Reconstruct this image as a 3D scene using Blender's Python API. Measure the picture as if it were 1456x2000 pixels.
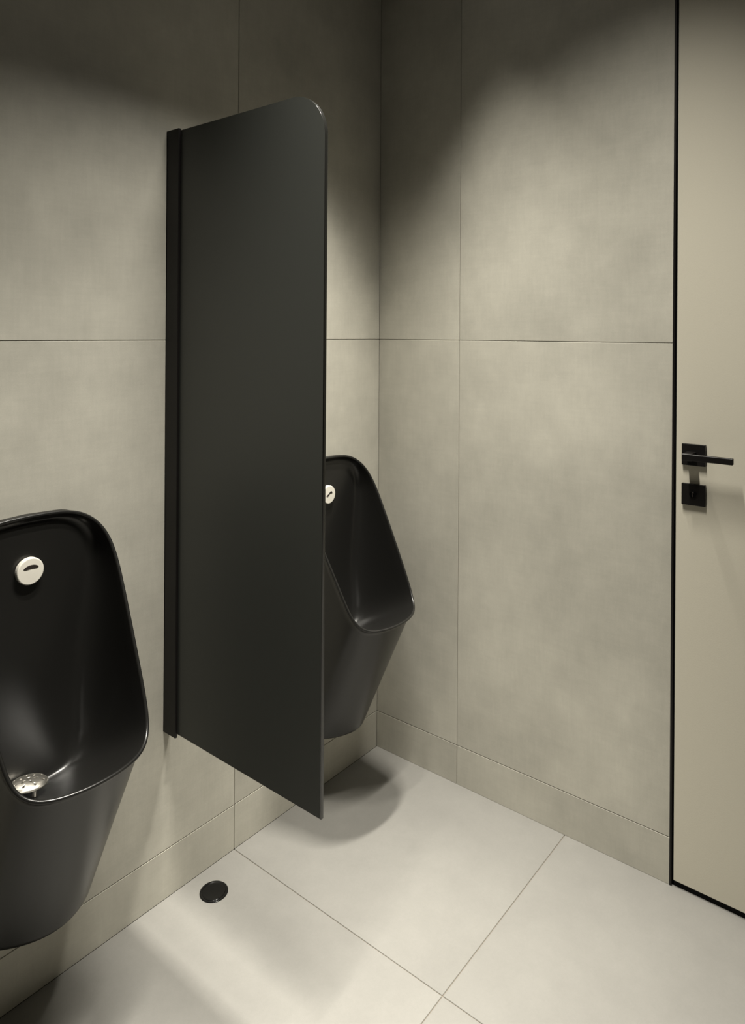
import bpy, bmesh, math, random
from mathutils import Vector, Matrix

# ------------------------------------------------------------------ camera, world, light, exposure
S = bpy.context.scene
for o in list(bpy.data.objects):
    bpy.data.objects.remove(o, do_unlink=True)
COL = S.collection
S.view_settings.view_transform = 'Standard'
S.view_settings.look = 'None'
S.view_settings.gamma = 1.0
S.view_settings.use_curve_mapping = False
S.view_settings.exposure = 0.20

CAM = Vector((-1.7953, -1.4191, 1.3341))
YAW, PITCH, ROLL = 0.67855, -0.0008, 0.00625
fw = Vector((math.cos(PITCH)*math.cos(YAW), math.cos(PITCH)*math.sin(YAW), math.sin(PITCH)))
r0 = Vector((math.sin(YAW), -math.cos(YAW), 0)); u0 = r0.cross(fw)
rt = r0*math.cos(ROLL) + u0*math.sin(ROLL); up = -r0*math.sin(ROLL) + u0*math.cos(ROLL)
cd = bpy.data.cameras.new('camera'); cam = bpy.data.objects.new('camera', cd); COL.objects.link(cam)
cd.sensor_fit = 'HORIZONTAL'; cd.sensor_width = 36.0; cd.lens = 1383.6/1456*36
cd.shift_y = -348.2/1456; cd.clip_start = 0.02
m = Matrix((rt, up, -fw)).transposed().to_4x4(); m.translation = CAM
cam.matrix_world = m
S.camera = cam

W = bpy.data.worlds.new('world'); S.world = W; W.use_nodes = True
W.node_tree.nodes['Background'].inputs[0].default_value = (0.9, 0.86, 0.74, 1)
W.node_tree.nodes['Background'].inputs[1].default_value = 0.0

CEIL = 2.62
WARM = (1.0, 0.955, 0.86)
# recessed linear ceiling lamps: x centre, y centre, length (along x), watts, spread degrees, tilt away from the right wall and towards the back wall in degrees
LAMPS = [(-0.80, -0.84, 0.60, 18.0, 98, 0, 0), (-0.31, -0.48, 0.28, 10.5, 56, 8, 2), (-1.08, -0.58, 0.50, 7.4, 58, 0, 0)]

# ------------------------------------------------------------------ helpers
def link(name, me, parent=None):
    o = bpy.data.objects.new(name, me); COL.objects.link(o)
    if parent is not None: o.parent = parent
    return o
def empty(name, loc=(0,0,0), parent=None):
    o = link(name, None, parent); o.location = loc; o.empty_display_size = 0.05
    return o
def tag(o, label=None, cat=None, group=None, kind=None):
    if label: o['label'] = label
    if cat: o['category'] = cat
    if group: o['group'] = group
    if kind: o['kind'] = kind
    return o
def setmat(me, *mats):
    for k in mats: me.materials.append(k)
def bm_mesh(name, bm, mat, smooth=False):
    bmesh.ops.recalc_face_normals(bm, faces=bm.faces)
    me = bpy.data.meshes.new(name); bm.to_mesh(me); bm.free()
    if mat: me.materials.append(mat)
    if smooth:
        for f in me.polygons: f.use_smooth = True
    return me
def add_box(bm, a, b, bevel=0.0, seg=1):
    t = bmesh.new()
    x0,y0,z0 = [min(a[i],b[i]) for i in range(3)]; x1,y1,z1 = [max(a[i],b[i]) for i in range(3)]
    v = [t.verts.new(p) for p in ((x0,y0,z0),(x1,y0,z0),(x1,y1,z0),(x0,y1,z0),(x0,y0,z1),(x1,y0,z1),(x1,y1,z1),(x0,y1,z1))]
    for f in ((0,3,2,1),(4,5,6,7),(0,1,5,4),(1,2,6,5),(2,3,7,6),(3,0,4,7)): t.faces.new([v[i] for i in f])
    if bevel > 0:
        bmesh.ops.bevel(t, geom=list(t.edges), offset=bevel, segments=seg, affect='EDGES', profile=0.5)
    me = bpy.data.meshes.new('t'); t.to_mesh(me); t.free(); bm.from_mesh(me); bpy.data.meshes.remove(me)
def box_obj(name, a, b, mat, parent=None, bevel=0.0, seg=1, smooth=False):
    bm = bmesh.new(); add_box(bm, a, b, bevel, seg)
    return link(name, bm_mesh(name, bm, mat, smooth), parent)
def lathe(profile, n=64, close=True):
    """profile list of (r, z); returns bmesh revolved about z"""
    bm = bmesh.new(); rings = []
    for r, z in profile:
        if r < 1e-6: rings.append([bm.verts.new((0,0,z))])
        else: rings.append([bm.verts.new((r*math.cos(2*math.pi*k/n), r*math.sin(2*math.pi*k/n), z)) for k in range(n)])
    for A, B in zip(rings, rings[1:]):
        for k in range(n):
            k2 = (k+1) % n
            if len(A) == 1 and len(B) == 1: continue
            if len(A) == 1: bm.faces.new((A[0], B[k], B[k2]))
            elif len(B) == 1: bm.faces.new((A[k], A[k2], B[0]))
            else: bm.faces.new((A[k], A[k2], B[k2], B[k]))
    return bm

# ------------------------------------------------------------------ materials
def new_mat(name):
    mt = bpy.data.materials.new(name); mt.use_nodes = True
    nt = mt.node_tree; return mt, nt, nt.nodes['Principled BSDF']
def plain(name, col, rough=0.5, metal=0.0, spec=0.5, noise=0.0, nscale=60, bump=0.0):
    mt, nt, b = new_mat(name)
    b.inputs['Roughness'].default_value = rough; b.inputs['Metallic'].default_value = metal
    b.inputs['Specular IOR Level'].default_value = spec
    b.inputs['Base Color'].default_value = (*col, 1)
    tc = nt.nodes.new('ShaderNodeTexCoord'); n = nt.nodes.new('ShaderNodeTexNoise')
    n.inputs['Scale'].default_value = nscale; n.inputs['Detail'].default_value = 4
    nt.links.new(tc.outputs['Object'], n.inputs['Vector'])
    if noise > 0:
        r = nt.nodes.new('ShaderNodeMapRange'); r.inputs['To Min'].default_value = 1-noise; r.inputs['To Max'].default_value = 1+noise
        nt.links.new(n.outputs['Fac'], r.inputs['Value'])
        mx = nt.nodes.new('ShaderNodeVectorMath'); mx.operation = 'SCALE'; mx.inputs[0].default_value = col
        nt.links.new(r.outputs[0], mx.inputs['Scale']); nt.links.new(mx.outputs[0], b.inputs['Base Color'])
    if bump > 0:
        bp = nt.nodes.new('ShaderNodeBump'); bp.inputs['Strength'].default_value = bump; bp.inputs['Distance'].default_value = 0.001
        nt.links.new(n.outputs['Fac'], bp.inputs['Height']); nt.links.new(bp.outputs[0], b.inputs['Normal'])
    return mt
def concrete(name, col, cloud=0.12, weave=0.05, rough=0.55, spec=0.35):
    """cement-look porcelain: soft clouds, fine brushed weave, tiny speckle; every tile shows its own cut of it"""
    mt, nt, b = new_mat(name); N, L = nt.nodes, nt.links
    b.inputs['Roughness'].default_value = rough; b.inputs['Specular IOR Level'].default_value = spec
    tc = N.new('ShaderNodeTexCoord'); oi = N.new('ShaderNodeObjectInfo')
    off = N.new('ShaderNodeVectorMath'); off.operation = 'SCALE'; off.inputs[0].default_value = (17.3, 29.1, 11.7)
    L.new(oi.outputs['Random'], off.inputs['Scale'])
    add = N.new('ShaderNodeVectorMath'); L.new(tc.outputs['Object'], add.inputs[0]); L.new(off.outputs[0], add.inputs[1])
    def noise(scale, detail, sv=None, rough=0.55):
        v = add.outputs[0]
        if sv:
            mp = N.new('ShaderNodeVectorMath'); mp.operation = 'MULTIPLY'; mp.inputs[1].default_value = sv
            L.new(v, mp.inputs[0]); v = mp.outputs[0]
        n = N.new('ShaderNodeTexNoise'); n.inputs['Scale'].default_value = scale; n.inputs['Detail'].default_value = detail
        n.inputs['Roughness'].default_value = rough
        L.new(v, n.inputs['Vector']); return n.outputs['Fac']
    def rng(v, a, c, f0=0.3, f1=0.7):
        r = N.new('ShaderNodeMapRange'); r.inputs['From Min'].default_value = f0; r.inputs['From Max'].default_value = f1
        r.inputs['To Min'].default_value = a; r.inputs['To Max'].default_value = c; L.new(v, r.inputs['Value']); return r.outputs[0]
    def mul(a, c):
        k = N.new('ShaderNodeMath'); k.operation = 'MULTIPLY'; L.new(a, k.inputs[0]); L.new(c, k.inputs[1]); return k.outputs[0]
    f = rng(noise(2.6, 5), 1-cloud, 1+cloud*0.6)
    f = mul(f, rng(noise(9, 6, None, 0.65), 1-cloud*0.45, 1+cloud*0.3))
    f = mul(f, rng(noise(150, 3, (1, 1, 0.10)), 1-weave, 1+weave))
    f = mul(f, rng(noise(150, 3, (0.10, 0.10, 1)), 1-weave, 1+weave))
    f = mul(f, rng(noise(24, 6, (1, 1, 0.5), 0.7), 1-weave*1.6, 1+weave*1.2))
    f = mul(f, rng(noise(700, 2), 1-weave*1.8, 1+weave*1.8))
    sc = N.new('ShaderNodeVectorMath'); sc.operation = 'SCALE'; sc.inputs[0].default_value = col; L.new(f, sc.inputs['Scale'])
    L.new(sc.outputs[0], b.inputs['Base Color'])
    bp = N.new('ShaderNodeBump'); bp.inputs['Strength'].default_value = 0.08; bp.inputs['Distance'].default_value = 0.0006
    L.new(noise(300, 3), bp.inputs['Height']); L.new(bp.outputs[0], b.inputs['Normal'])
    return mt

M_WALL  = concrete('wall_porcelain', (0.50, 0.482, 0.415), 0.17, 0.020)
M_FLOOR = concrete('floor_porcelain', (0.225, 0.219, 0.202), 0.07, 0.015, rough=0.5)
M_GROUT = plain('grout', (0.20, 0.185, 0.15), 0.9, noise=0.1)
M_FGROUT= plain('floor_grout', (0.17, 0.15, 0.12), 0.9, noise=0.1)
M_DOOR  = plain('door_lacquer', (0.58, 0.548, 0.455), 0.5, spec=0.35, noise=0.03, nscale=300, bump=0.12)
M_BLACK = plain('black_powder_coat', (0.007, 0.006, 0.0055), 0.42, spec=0.25, noise=0.1, nscale=400)
M_VOID  = plain('black_seal_and_gap_shade', (0.004, 0.004, 0.004), 0.8, spec=0.2)  # flat black, painted in for the shade inside the door gaps
M_PANEL = plain('charcoal_laminate', (0.034, 0.036, 0.032), 0.45, spec=0.45, noise=0.12, nscale=500)
M_EDGE  = plain('polished_panel_edge', (0.010, 0.010, 0.009), 0.20, spec=0.42)
M_CER   = plain('matt_black_ceramic', (0.011, 0.0107, 0.0098), 0.29, spec=0.5, noise=0.06, nscale=300)
M_WHITE = plain('white_plastic', (0.80, 0.77, 0.68), 0.35, noise=0.02)
M_SLOT  = plain('slot_shadow_brown', (0.020, 0.015, 0.011), 0.6)
M_STEEL = plain('brushed_steel', (0.86, 0.82, 0.73), 0.36, metal=1.0, noise=0.04, nscale=90)
M_GLOSS = plain('gloss_black_plastic', (0.004, 0.004, 0.004), 0.10, spec=0.28)
M_CEIL  = plain('dark_ceiling_paint', (0.035, 0.034, 0.030), 0.9, noise=0.03)
M_REAR  = plain('dark_wall_paint', (0.06, 0.058, 0.05), 0.8, noise=0.05)
M_LAMP, nt_, b_ = new_mat('lamp_diffuser')
b_.inputs['Base Color'].default_value = (0.8, 0.8, 0.75, 1)
b_.inputs['Emission Color'].default_value = (*WARM, 1); b_.inputs['Emission Strength'].default_value = 3.0

# ------------------------------------------------------------------ the setting
ZB = 0.1148; ZR = [0.0, ZB, ZB+1.2, CEIL-0.001]
G = 0.0008      # half joint
XL, YF = -3.2, -2.7
REC = 0.0016    # joints sit this far behind the tile face

def tile_obj(parent, lo, hi, mat, axis, bevel=0.0007):
    """tile as box lo..hi (world), origin at its centre"""
    c = [(lo[i]+hi[i])/2 for i in range(3)]
    o = box_obj('tile', [lo[i]-c[i] for i in range(3)], [hi[i]-c[i] for i in range(3)], mat, parent, bevel)
    o.location = c; return o
# back wall (with the urinals): face at y = 0
wall_back = box_obj('wall_back', (XL, REC, 0), (0.15, 0.15, CEIL), M_GROUT); tag(wall_back, kind='structure')
xs = [0.0, -0.5915, -1.1915, -1.7915, -2.3915, -2.9915, XL]
for x1, x0 in zip(xs, xs[1:]):
    for z0, z1 in zip(ZR, ZR[1:]):
        tile_obj(wall_back, (x0+G, 0, z0+(G if z0 else 0)), (x1-(G if x1 else 0), 0.009, z1-G), M_WALL, 1)
# right wall (with the door): face at x = 0
DY0, DY1, DZ = -0.9081, -1.772, 2.40
bm = bmesh.new()
add_box(bm, (REC, 0, 0), (0.15, DY0, CEIL)); add_box(bm, (REC, DY0, DZ), (0.15, DY1, CEIL)); add_box(bm, (REC, DY1, 0), (0.15, YF, CEIL))
wall_right = link('wall_right', bm_mesh('wall_right', bm, M_GROUT)); tag(wall_right, kind='structure')
for y0, y1 in ((-0.3026, 0.0), (DY0, -0.3026), (YF, DY1)):
    for z0, z1 in zip(ZR, ZR[1:]):
        tile_obj(wall_right, (0, y0+(G if y0 == -0.3026 else 0), z0+(G if z0 else 0)), (0.009, y1-(G if y1 else 0), z1-G), M_WALL, 0)
tile_obj(wall_right, (0, DY1+G, DZ+0.001), (0.009, DY0-G, CEIL-0.002), M_WALL, 0)
# walls behind the camera
wall_left = box_obj('wall_left', (XL-0.12, YF, 0), (XL, 0.15, CEIL), M_REAR); tag(wall_left, kind='structure')
wall_front = box_obj('wall_front', (XL-0.12, YF-0.12, 0), (0.15, YF, CEIL), M_REAR); tag(wall_front, kind='structure')
# floor: face at z = 0
floor = box_obj('floor', (XL, YF, -0.12), (0.15, 0.0, -REC), M_FGROUT); tag(floor, kind='structure')
ys = [0.0, -0.6404, -1.8404, YF]
for x1, x0 in zip(xs, xs[1:]):
    for y1, y0 in zip(ys, ys[1:]):
        tile_obj(floor, (x0+G*1.15, y0+G*1.15, -0.009), ((x1-G*1.15) if x1 else 0.10, y1-(G*1.15 if y1 else 0), 0), M_FLOOR, 2)
ceiling = box_obj('ceiling', (XL-0.12, YF-0.12, CEIL), (0.15, 0.15, CEIL+0.1), M_CEIL); tag(ceiling, kind='structure')

# door_1: flush leaf in a slim black frame
door = empty('door_1', (0, DY0, 0)); tag(door, 'pale greige flush door with black frame line and black lever', kind='structure')
def local(o, base): # keep world placement under a parent that sits at base
    o.location = -Vector(base)
    return o
LY = -0.9175
leaf = box_obj('door_leaf', (0.0, DY1+0.009, 0.0157), (0.04, LY, DZ-0.009), M_DOOR, door, 0.0009); local(leaf, door.location)
bm = bmesh.new()
for y0, y1 in ((DY0, DY0-0.0052), (DY1, DY1+0.0052)):
    add_box(bm, (-0.0012, y0, 0.0), (0.06, y1, DZ), 0.0004)
add_box(bm, (-0.0012, DY0, DZ-0.0052), (0.06, DY1, DZ), 0.0004)
fr = link('door_frame', bm_mesh('door_frame', bm, M_BLACK), door); local(fr, door.location)
bm = bmesh.new()
add_box(bm, (0.045, DY0-0.004, 0.0), (0.058, DY1+0.004, DZ-0.004))
add_box(bm, (0.006, DY0-0.0052, 0.0), (0.03, DY1+0.0052, 0.0145))
add_box(bm, (0.006, DY0-0.0052, 0.0), (0.03, LY+0.0003, DZ-0.004))
gap_back = link('door_seal_and_gap_shade', bm_mesh('door_seal_and_gap_shade', bm, M_VOID), door); local(gap_back, door.location)  # black backing paints the shade round the leaf; bottom strip doubles as drop brush
# lever handle
RY0, RY1 = -0.9325, -0.9855
handle = empty('door_handle', (0, (RY0+RY1)/2, 1.0495)); handle.parent = door; handle.location = Vector((0, (RY0+RY1)/2, 1.0495)) - door.location
hb = Vector((0, (RY0+RY1)/2, 1.0495))
ro = box_obj('rosette', (-0.009, RY1, 1.0243), (0.0, RY0, 1.0748), M_BLACK, handle, 0.0008, 2); local(ro, hb)
bm = bmesh.new()
LVY = -0.9550
add_box(bm, (-0.050, LVY-0.0105, 1.0405), (-0.007, LVY+0.0105, 1.0575), 0.001)          # neck
add_box(bm, (-0.054, -1.0535, 1.0425), (-0.043, LVY+0.0105, 1.0570), 0.0010)            # bar
lv = link('lever', bm_mesh('lever', bm, M_BLACK), handle); local(lv, hb); lv['label'] = 'black square lever bar'
# key plate below it
kp = empty('lock_plate'); kp.parent = door; kb = Vector((0, (RY0+RY1)/2, 0.9552)); kp.location = kb - door.location
pl = box_obj('plate', (-0.009, RY1, 0.9300), (0.0, RY0, 0.9803), M_BLACK, kp, 0.0008, 2); local(pl, kb)
prof = [(0.0,0.0),(0.0082,0.0),(0.0086,0.0006),(0.0086,0.0022),(0.0080,0.003),(0.0,0.003)]
bm = lathe(prof, 32); bmesh.ops.rotate(bm, verts=bm.verts, matrix=Matrix.Rotation(-math.pi/2, 3, 'Y'))
cy = link('lock_cylinder', bm_mesh('lock_cylinder', bm, M_GLOSS, False), kp); cy.location = Vector((-0.0088, -0.959, 0.957)) - kb
bm = bmesh.new(); add_box(bm, (-0.0008, -0.0009, -0.0072), (0.0, 0.0009, 0.0016)); add_box(bm, (-0.0008, -0.0022, 0.0008), (0.0, 0.0022, 0.0045), 0.0003)
kh = link('keyhole', bm_mesh('keyhole', bm, M_SLOT), cy); kh.location = (-0.0028, 0, 0.001)

# ------------------------------------------------------------------ urinals
def fillet(P0, P1, P2, r, n):
    a = (P0-P1); b = (P2-P1); la, lb = a.length, b.length; a.normalize(); b.normalize()
    ang = a.angle(b); t = min(r/math.tan(ang/2), la*.95, lb*.85); r = t*math.tan(ang/2)
    cen = P1 + (a+b).normalized()*r/math.sin(ang/2)
    s = P1+a*t-cen; e = P1+b*t-cen
    a0 = math.atan2(s.y, s.x); a1 = math.atan2(e.y, e.x); dd = (a1-a0+math.pi) % (2*math.pi)-math.pi
    return [cen+Vector((math.cos(a0+dd*k/n), math.sin(a0+dd*k/n)))*r for k in range(n+1)]
NT, NC, NS, ND, NBT = 8, 14, 22, 14, 8
def half_loop(wt, wb, zt, zl, rt_, rb, bt, bb):
    """right half of a rounded trapezoid (x, z): top centre -> right -> bottom centre, with a fixed count per segment"""
    A = Vector((0, zt+bt)); B = Vector((wt, zt)); C = Vector((wb, zl)); D = Vector((0, zl-bb))
    f1 = fillet(A, B, C, rt_, NC); f2 = fillet(B, C, D, rb, ND)
    pts = [A.lerp(f1[0], k/NT) for k in range(NT)] + f1 + [f1[-1].lerp(f2[0], k/NS) for k in range(1, NS)] + f2 + [f2[-1].lerp(D, k/NBT) for k in range(1, NBT+1)]
    return pts
def mirror3(h):      # h: right half incl. both centre points -> closed loop
    return h + [Vector((-p.x, p.y, p.z)) for p in h[-2:0:-1]]
def rim_half():
    zt, zl, wb = 0.9665, 0.5502, 0.1334
    out = []
    for p in half_loop(0.1663, wb, zt, zl, 0.0831, 0.0507, 0.0065, -0.0003):
        tt = max(0.0, (zt-p.y)/(zt-zl))
        y = -(0.020 + 0.2284*tt - 0.0178*tt*(tt-1) + 0.0447*tt**4*max(0, (1-(p.x/wb)**2)))
        out.append(Vector((p.x, y, p.y)))
    return out
def smooth_loop(h, n):
    for _ in range(n):
        h = [(h[i-1]+h[i]*2+h[(i+1) % len(h)])/4 for i in range(len(h))]
    return h
def back_half():
    """where the outer shell ends: wall outline for top and sides, then the bow of the underside front"""
    n1 = NT+NC+1+NS-1          # top + corner + side points
    n2 = ND+1+NBT
    zb, w, dd, r, bow = 0.2152, 0.111, 0.0722, 0.0284, 0.0633
    R = half_loop(0.166, 0.112, 0.962, 0.2145, 0.1003, 0.001, 0.0083, 0.0)
    side = [Vector((p.x, 0.0, p.y)) for p in R[:NT+NC+1]]
    a = side[-1]; e = Vector((w, 0.0, zb))
    side += [a.lerp(e, k/NS) for k in range(1, NS)]
    # plan curve of the underside
    pl = [Vector((w, 0.0))]
    cen = Vector((w-r, -(dd-r)))
    for k in range(11):
        an = -k/10*math.pi/2; pl.append(Vector((cen.x+r*math.cos(an), cen.y+r*math.sin(an))))
    pl += [Vector(((w-r)*(1-k/10), -dd)) for k in range(1, 11)]
    pl = [Vector((p.x, p.y-(bow*(1-(p.x/w)**2) if p.y < -1e-4 else 0))) for p in pl]
    L = [0.0]
    for i in range(1, len(pl)): L.append(L[-1]+(pl[i]-pl[i-1]).length)
    bot = []
    for k in range(n2):
        s = L[-1]*k/(n2-1)
        i = max(1, next((j for j in range(1, len(L)) if L[j] >= s-1e-9), len(L)-1))
        t = (s-L[i-1])/max(1e-9, L[i]-L[i-1]); q = pl[i-1].lerp(pl[i], t)
        bot.append(Vector((q.x, q.y, zb)))
    return side + bot
def urinal_mesh():
    rim = smooth_loop(mirror3(rim_half()), 24); back = mirror3(back_half()); n = len(rim)
    assert len(back) == n
    zt2, zl2 = 0.945, 0.470
    bh = []
    for p in half_loop(0.132, 0.052, zt2, zl2, 0.085, 0.046, 0.006, 0.004):
        tt = max(0.0, (zt2-p.y)/(zt2-zl2))
        bh.append(Vector((p.x, -(0.014 + 0.012*tt + 0.030*tt**4), p.y)))
    bowl = mirror3(bh)
    N0 = Vector((0, -0.872, 0.489))            # normal of the sloping rim plane
    nrm = []
    for i in range(n):
        t = (rim[(i+1) % n]-rim[i-1]).normalized(); o = t.cross(N0).normalized()
        c = rim[i]-Vector((0, -0.12, 0.76))
        if o.dot(c) < 0: o = -o
        nn = o.cross(t).normalized()
        if nn.dot(N0) < 0: nn = -nn
        nrm.append((o, nn))
    rings = []
    # underside back to the wall
    cap = [Vector((b.x*0.9, 0.0, min(b.z, 0.190) if b.z < 0.25 else b.z)) for b in back]
    RB = 0.0036
    start = [rim[i]-nrm[i][0]*0.0050-nrm[i][1]*(0.0085 if rim[i].y < -0.03 else 0.004) for i in range(n)]
    for i in range(n):
        if start[i].y > -0.004: start[i].y = -0.004
    low = [Vector((b.x*0.97, b.y*0.93, b.z-0.006)) if b.z < 0.216 else b.copy() for b in back]
    rings.append(low)
    for f in (0.0, 0.02, 0.06, 0.15, 0.3, 0.45, 0.6, 0.75, 0.88, 0.96, 1.0):
        rings.append([back[i].lerp(start[i], f) for i in range(n)])
    for ang in (-55, -25, 0, 25, 50, 75, 100, 130, 160, 185):
        a = math.radians(ang)
        ring = []
        for i in range(n):
            o, nn = nrm[i]
            p = rim[i]-o*RB+o*RB*math.cos(a)+nn*RB*math.sin(a)
            if p.y > -0.003: p.y = -0.003
            ring.append(p)
        rings.append(ring)
    inner = rings[-1]
    PW = 0.72
    for k in range(1, 23):
        ph = k/22*math.pi/2; lat = 1-max(0.0, math.cos(ph))**PW; dep = math.sin(ph)**PW
        ring = []
        for i in range(n):
            v = bowl[i]-inner[i]; d = N0*v.dot(N0); l = v-d
            ring.append(inner[i]+l*lat+d*dep)
        rings.append(ring)
    ctr = Vector((0, -0.022, 0.70))
    last = rings[-1]
    axis = [Vector((0, p.y, p.z)) for p in last]
    for f in (0.2, 0.4, 0.6, 0.8):
        rings.append([last[i].lerp(Vector((0, axis[i].y*1.0, axis[i].z)), f) for i in range(n)])
    bm = bmesh.new(); V = [[bm.verts.new(p) for p in r] for r in rings]
    for A, B in zip(V, V[1:]):
        for i in range(n):
            j = (i+1) % n; bm.faces.new((A[i], A[j], B[j], B[i]))
    # close the middle of the back: pair left and right
    E = V[-1]
    for i in range(0, n//2):
        a, b, c, d = E[i % n], E[(i+1) % n], E[(-i-1) % n], E[(-i) % n]
        vs = []
        for q in (a, b, c, d):
            if q not in vs: vs.append(q)
        if len(vs) >= 3:
            try: bm.faces.new(vs)
            except ValueError: pass
    # back closing face
    try: bm.faces.new(V[0][::-1])
    except ValueError: pass
    bmesh.ops.remove_doubles(bm, verts=bm.verts, dist=1e-5)
    return bm_mesh('urinal_body', bm, M_CER, True)
UB = urinal_mesh()
cap_bm = lathe([(0,0),(0.0250,0.0),(0.0262,0.001),(0.0265,0.003),(0.0265,0.0098),(0.0258,0.0112),(0.0245,0.0118),(0.0,0.0122)], 56)
bmesh.ops.rotate(cap_bm, verts=cap_bm.verts, matrix=Matrix.Rotation(math.pi/2, 3, 'X'))   # axis -> -y
CAPM = bm_mesh('spray_cap', cap_bm, M_WHITE, False)
def slot_mesh(kind):
    bm = bmesh.new(); top = []; bot = []
    for k in range(17):
        s = -1+2*k/16
        if kind == 0:      # half-moon slot, flat underneath
            t = 0.0052*(1-abs(s)**2.4); b_ = -0.0030+0.0014*(1-s*s) if abs(s) < 1 else -0.001
            b_ = min(b_, t)
            top.append((s*0.0148, t)); bot.append((s*0.0148, b_*(1-abs(s)**6)))
        else:              # wavy slot with rounded end
            zc = 0.0042*math.sin((s+0.1)*2.4); th = 0.0024*(1+0.7*max(0, s)**3)*(1-abs(s)**8)
            top.append((s*0.0125, zc+th)); bot.append((s*0.0125, zc-th))
    loop = top + bot[::-1][1:-1]
    f0 = [bm.verts.new((x, -0.0007, z)) for x, z in loop]; f1 = [bm.verts.new((x, 0.0015, z)) for x, z in loop]
    bm.faces.new(f0)
    for i in range(len(loop)):
        j = (i+1) % len(loop); bm.faces.new((f0[i], f0[j], f1[j], f1[i]))
    return bm_mesh('slot', bm, M_SLOT)
U_LABEL = ['near matt black wall urinal left of the dark panel, cut by the picture edge',
           'matt black wall urinal in the far corner, half hidden behind the dark panel']
UC = [-1.1333, -0.2659]
for k, cx in enumerate(UC):
    u = empty('urinal', (cx, 0, 0.0)); tag(u, U_LABEL[k], 'urinal', 'pair of black wall urinals')
    b = link('bowl', UB, u)
    c = link('spray_cap', CAPM, u); c.location = (0.0, -0.0165, 0.8625); c['label'] = 'round white spray cap with dark slot'
    s = link('slot', slot_mesh(k), c); s.location = (0.0005 if k == 0 else 0.0, -0.0122, 0.0075 if k == 0 else 0.002)

# strainer lying loose in the near bowl
st = empty('urinal_strainer', (UC[0]-0.0315, -0.090, 0.4860)); tag(st, 'domed steel strainer with drilled holes lying in the near urinal bowl', 'strainer')
n, RS = 72, 0.034
bm = lathe([(0.0,0.0105),(0.006,0.0104),(0.012,0.0100),(0.018,0.0092),(0.024,0.0079),(0.029,0.0060),(0.0325,0.0034),(0.0340,0.0008),(0.0338,-0.0012),(0.0325,-0.0016),(0.0318,-0.0004),(0.030,0.0030),(0.024,0.0055),(0.0,0.0080)], n)
dome = link('dome', bm_mesh('dome', bm, M_STEEL, True), st)
hm = bmesh.new()
holes = [(0.0,0.0)] + [(0.0125*math.cos(a), 0.0125*math.sin(a)) for a in [math.radians(20+60*i) for i in range(6)]] + [(0.0245*math.cos(a), 0.0245*math.sin(a)) for a in [math.radians(45*i) for i in range(8)]]
hbm = bmesh.new()
for (hx, hy) in holes:
    bmesh.ops.create_cone(hbm, cap_ends=True, segments=12, radius1=0.0019, radius2=0.0019, depth=0.05, matrix=Matrix.Translation((hx, hy, 0.0)))
cut = link('cutter', bm_mesh('cutter', hbm, None)); hm.free()
cut.parent = st
md = dome.modifiers.new('holes', 'BOOLEAN'); md.object = cut; md.operation = 'DIFFERENCE'; md.solver = 'EXACT'
st.rotation_euler = (math.radians(-6), math.radians(4), 0)
bpy.context.view_layer.update()
dg = bpy.context.evaluated_depsgraph_get()
me2 = bpy.data.meshes.new_from_object(dome.evaluated_get(dg)); dome.modifiers.clear(); dome.data = me2; me2.name = 'dome'
bpy.data.objects.remove(cut, do_unlink=True)
for a in (30, 150, 270):
    ft = lathe([(0.0,-0.0165),(0.0032,-0.016),(0.0045,-0.0135),(0.0042,-0.006),(0.0034,0.002),(0.0,0.002)], 16)
    o = link('foot', bm_mesh('foot', ft, M_STEEL, True), st); o.location = (0.024*math.cos(math.radians(a)), 0.024*math.sin(math.radians(a)), 0)

# ------------------------------------------------------------------ privacy screen
scr = empty('privacy_screen', (-0.7975, 0, 0.40)); tag(scr, 'dark charcoal privacy panel with one rounded top corner fixed to the wall between the urinals', 'partition')
def panel_mesh():
    bm = bmesh.new(); R = 0.088; y1 = -0.4985; z0, z1 = 0.404-0.40, 1.8005-0.40
    pts = [(-0.020, z0), (y1, z0)] + [(y1+R-R*math.cos(a), z1-R+R*math.sin(a)) for a in [k/20*math.pi/2 for k in range(21)]] + [(-0.020, z1)]
    h = 0.0045; a = [bm.verts.new((-h, y, z)) for y, z in pts]; b = [bm.verts.new((h, y, z)) for y, z in pts]
    fa = bm.faces.new(a); fb = bm.faces.new(b[::-1]); n = len(pts)
    for i in range(n): bm.faces.new((a[i], b[i], b[(i+1) % n], a[(i+1) % n]))
    ed = [e for e in bm.edges if (e.verts[0].co.x == e.verts[1].co.x)]
    r = bmesh.ops.bevel(bm, geom=ed, offset=0.0022, segments=4, affect='EDGES', profile=0.5)
    bmesh.ops.recalc_face_normals(bm, faces=bm.faces)
    me = bpy.data.meshes.new('panel'); bm.to_mesh(me); bm.free(); setmat(me, M_PANEL, M_EDGE)
    for f in me.polygons:
        big = abs(f.normal.x) > 0.9999 and f.area > 0.05
        f.material_index = 0 if big else 1; f.use_smooth = not big
    return me
link('panel', panel_mesh(), scr)
bm = bmesh.new()
hw = 0.0108; z0, z1 = 0.3975-0.40, 1.8035-0.40
for sx in (-1, 1):
    add_box(bm, (sx*0.0046, -0.0470, z0), (sx*hw, -0.0002, z1), 0.0012, 2)
add_box(bm, (-hw, -0.0040, z0), (hw, -0.0002, z1), 0.0006)
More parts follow.
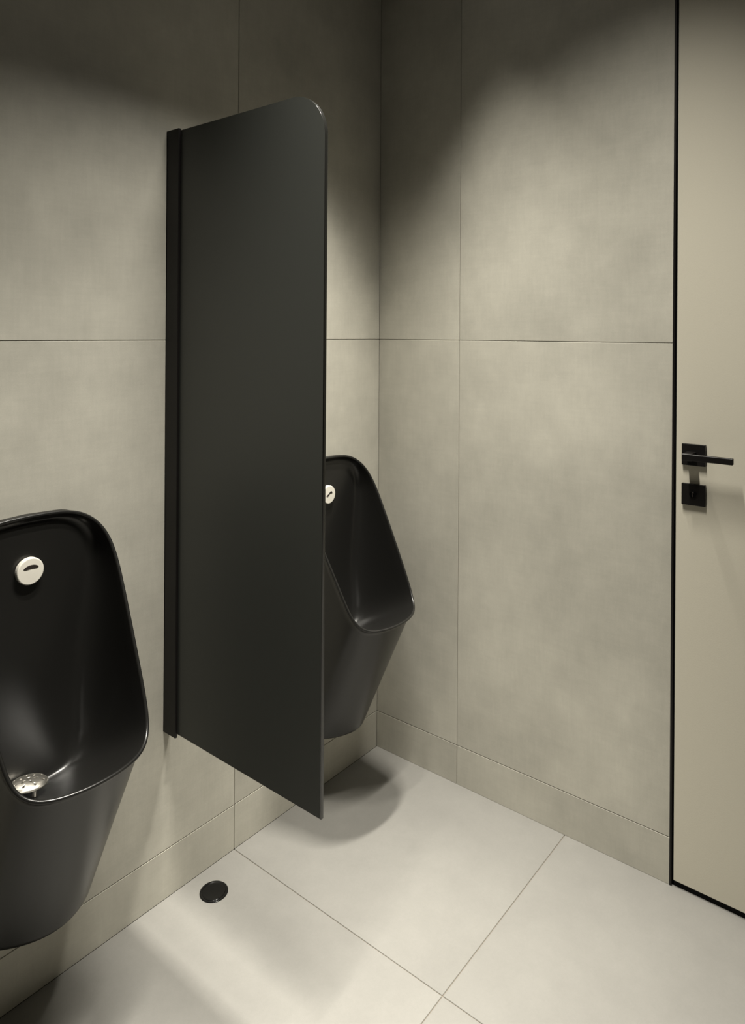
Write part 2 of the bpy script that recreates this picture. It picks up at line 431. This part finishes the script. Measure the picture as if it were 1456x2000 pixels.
link('wall_profile', bm_mesh('wall_profile', bm, M_BLACK), scr)['label'] = 'black U-shaped wall channel'

# ------------------------------------------------------------------ floor drain
dr = empty('floor_drain', (-0.7139, -0.0719, 0.0)); tag(dr, 'round glossy black drain cover set in the pale floor below the dark panel', 'drain')
RD = 0.0335
bm = lathe([(RD, 0.0), (RD, 0.0012), (RD-0.0012, 0.0020), (RD-0.0040, 0.0016), (RD-0.0062, 0.0004), (RD-0.0066, 0.0002)], 72)
link('ring', bm_mesh('ring', bm, M_GLOSS, True), dr)
bm = lathe([(RD-0.0060, 0.0002), (RD-0.0064, 0.0009), (RD-0.0076, 0.0015), (RD-0.0100, 0.0010), (0.0, 0.0008)], 72)
link('cover', bm_mesh('cover', bm, M_GLOSS, True), dr)

# ------------------------------------------------------------------ ceiling lamps
for k, (x, y, ln, w, sp, tl, tb) in enumerate(LAMPS):
    lb = ['recessed linear ceiling lamp before the near urinal and the door', 'short recessed linear ceiling lamp over the corner urinal', 'short recessed linear ceiling lamp over the near urinal'][k]
    t = empty('ceiling_lamp', (x, y, CEIL)); tag(t, lb, 'lamp', 'recessed linear lamps')
    bm = bmesh.new(); hl, hw = ln/2+0.01, 0.03
    add_box(bm, (-hl, -hw, -0.012), (-hl+0.006, hw, 0.0)); add_box(bm, (hl-0.006, -hw, -0.012), (hl, hw, 0.0))
    add_box(bm, (-hl, -hw, -0.012), (hl, -hw+0.006, 0.0)); add_box(bm, (-hl, hw-0.006, -0.012), (hl, hw, 0.0))
    link('housing', bm_mesh('housing', bm, M_BLACK), t)
    box_obj('diffuser', (-ln/2, -0.02, -0.004), (ln/2, 0.02, -0.0005), M_LAMP, t)
    ld = bpy.data.lights.new('lamp_light', 'AREA'); ld.shape = 'RECTANGLE'; ld.size = ln; ld.size_y = 0.04
    ld.energy = w; ld.color = WARM; ld.spread = math.radians(sp)
    lo = bpy.data.objects.new('lamp_light', ld); COL.objects.link(lo); lo.parent = t; lo.location = (0, 0, -0.0125)
    lo.rotation_euler = (math.radians(tb), math.radians(tl), 0)
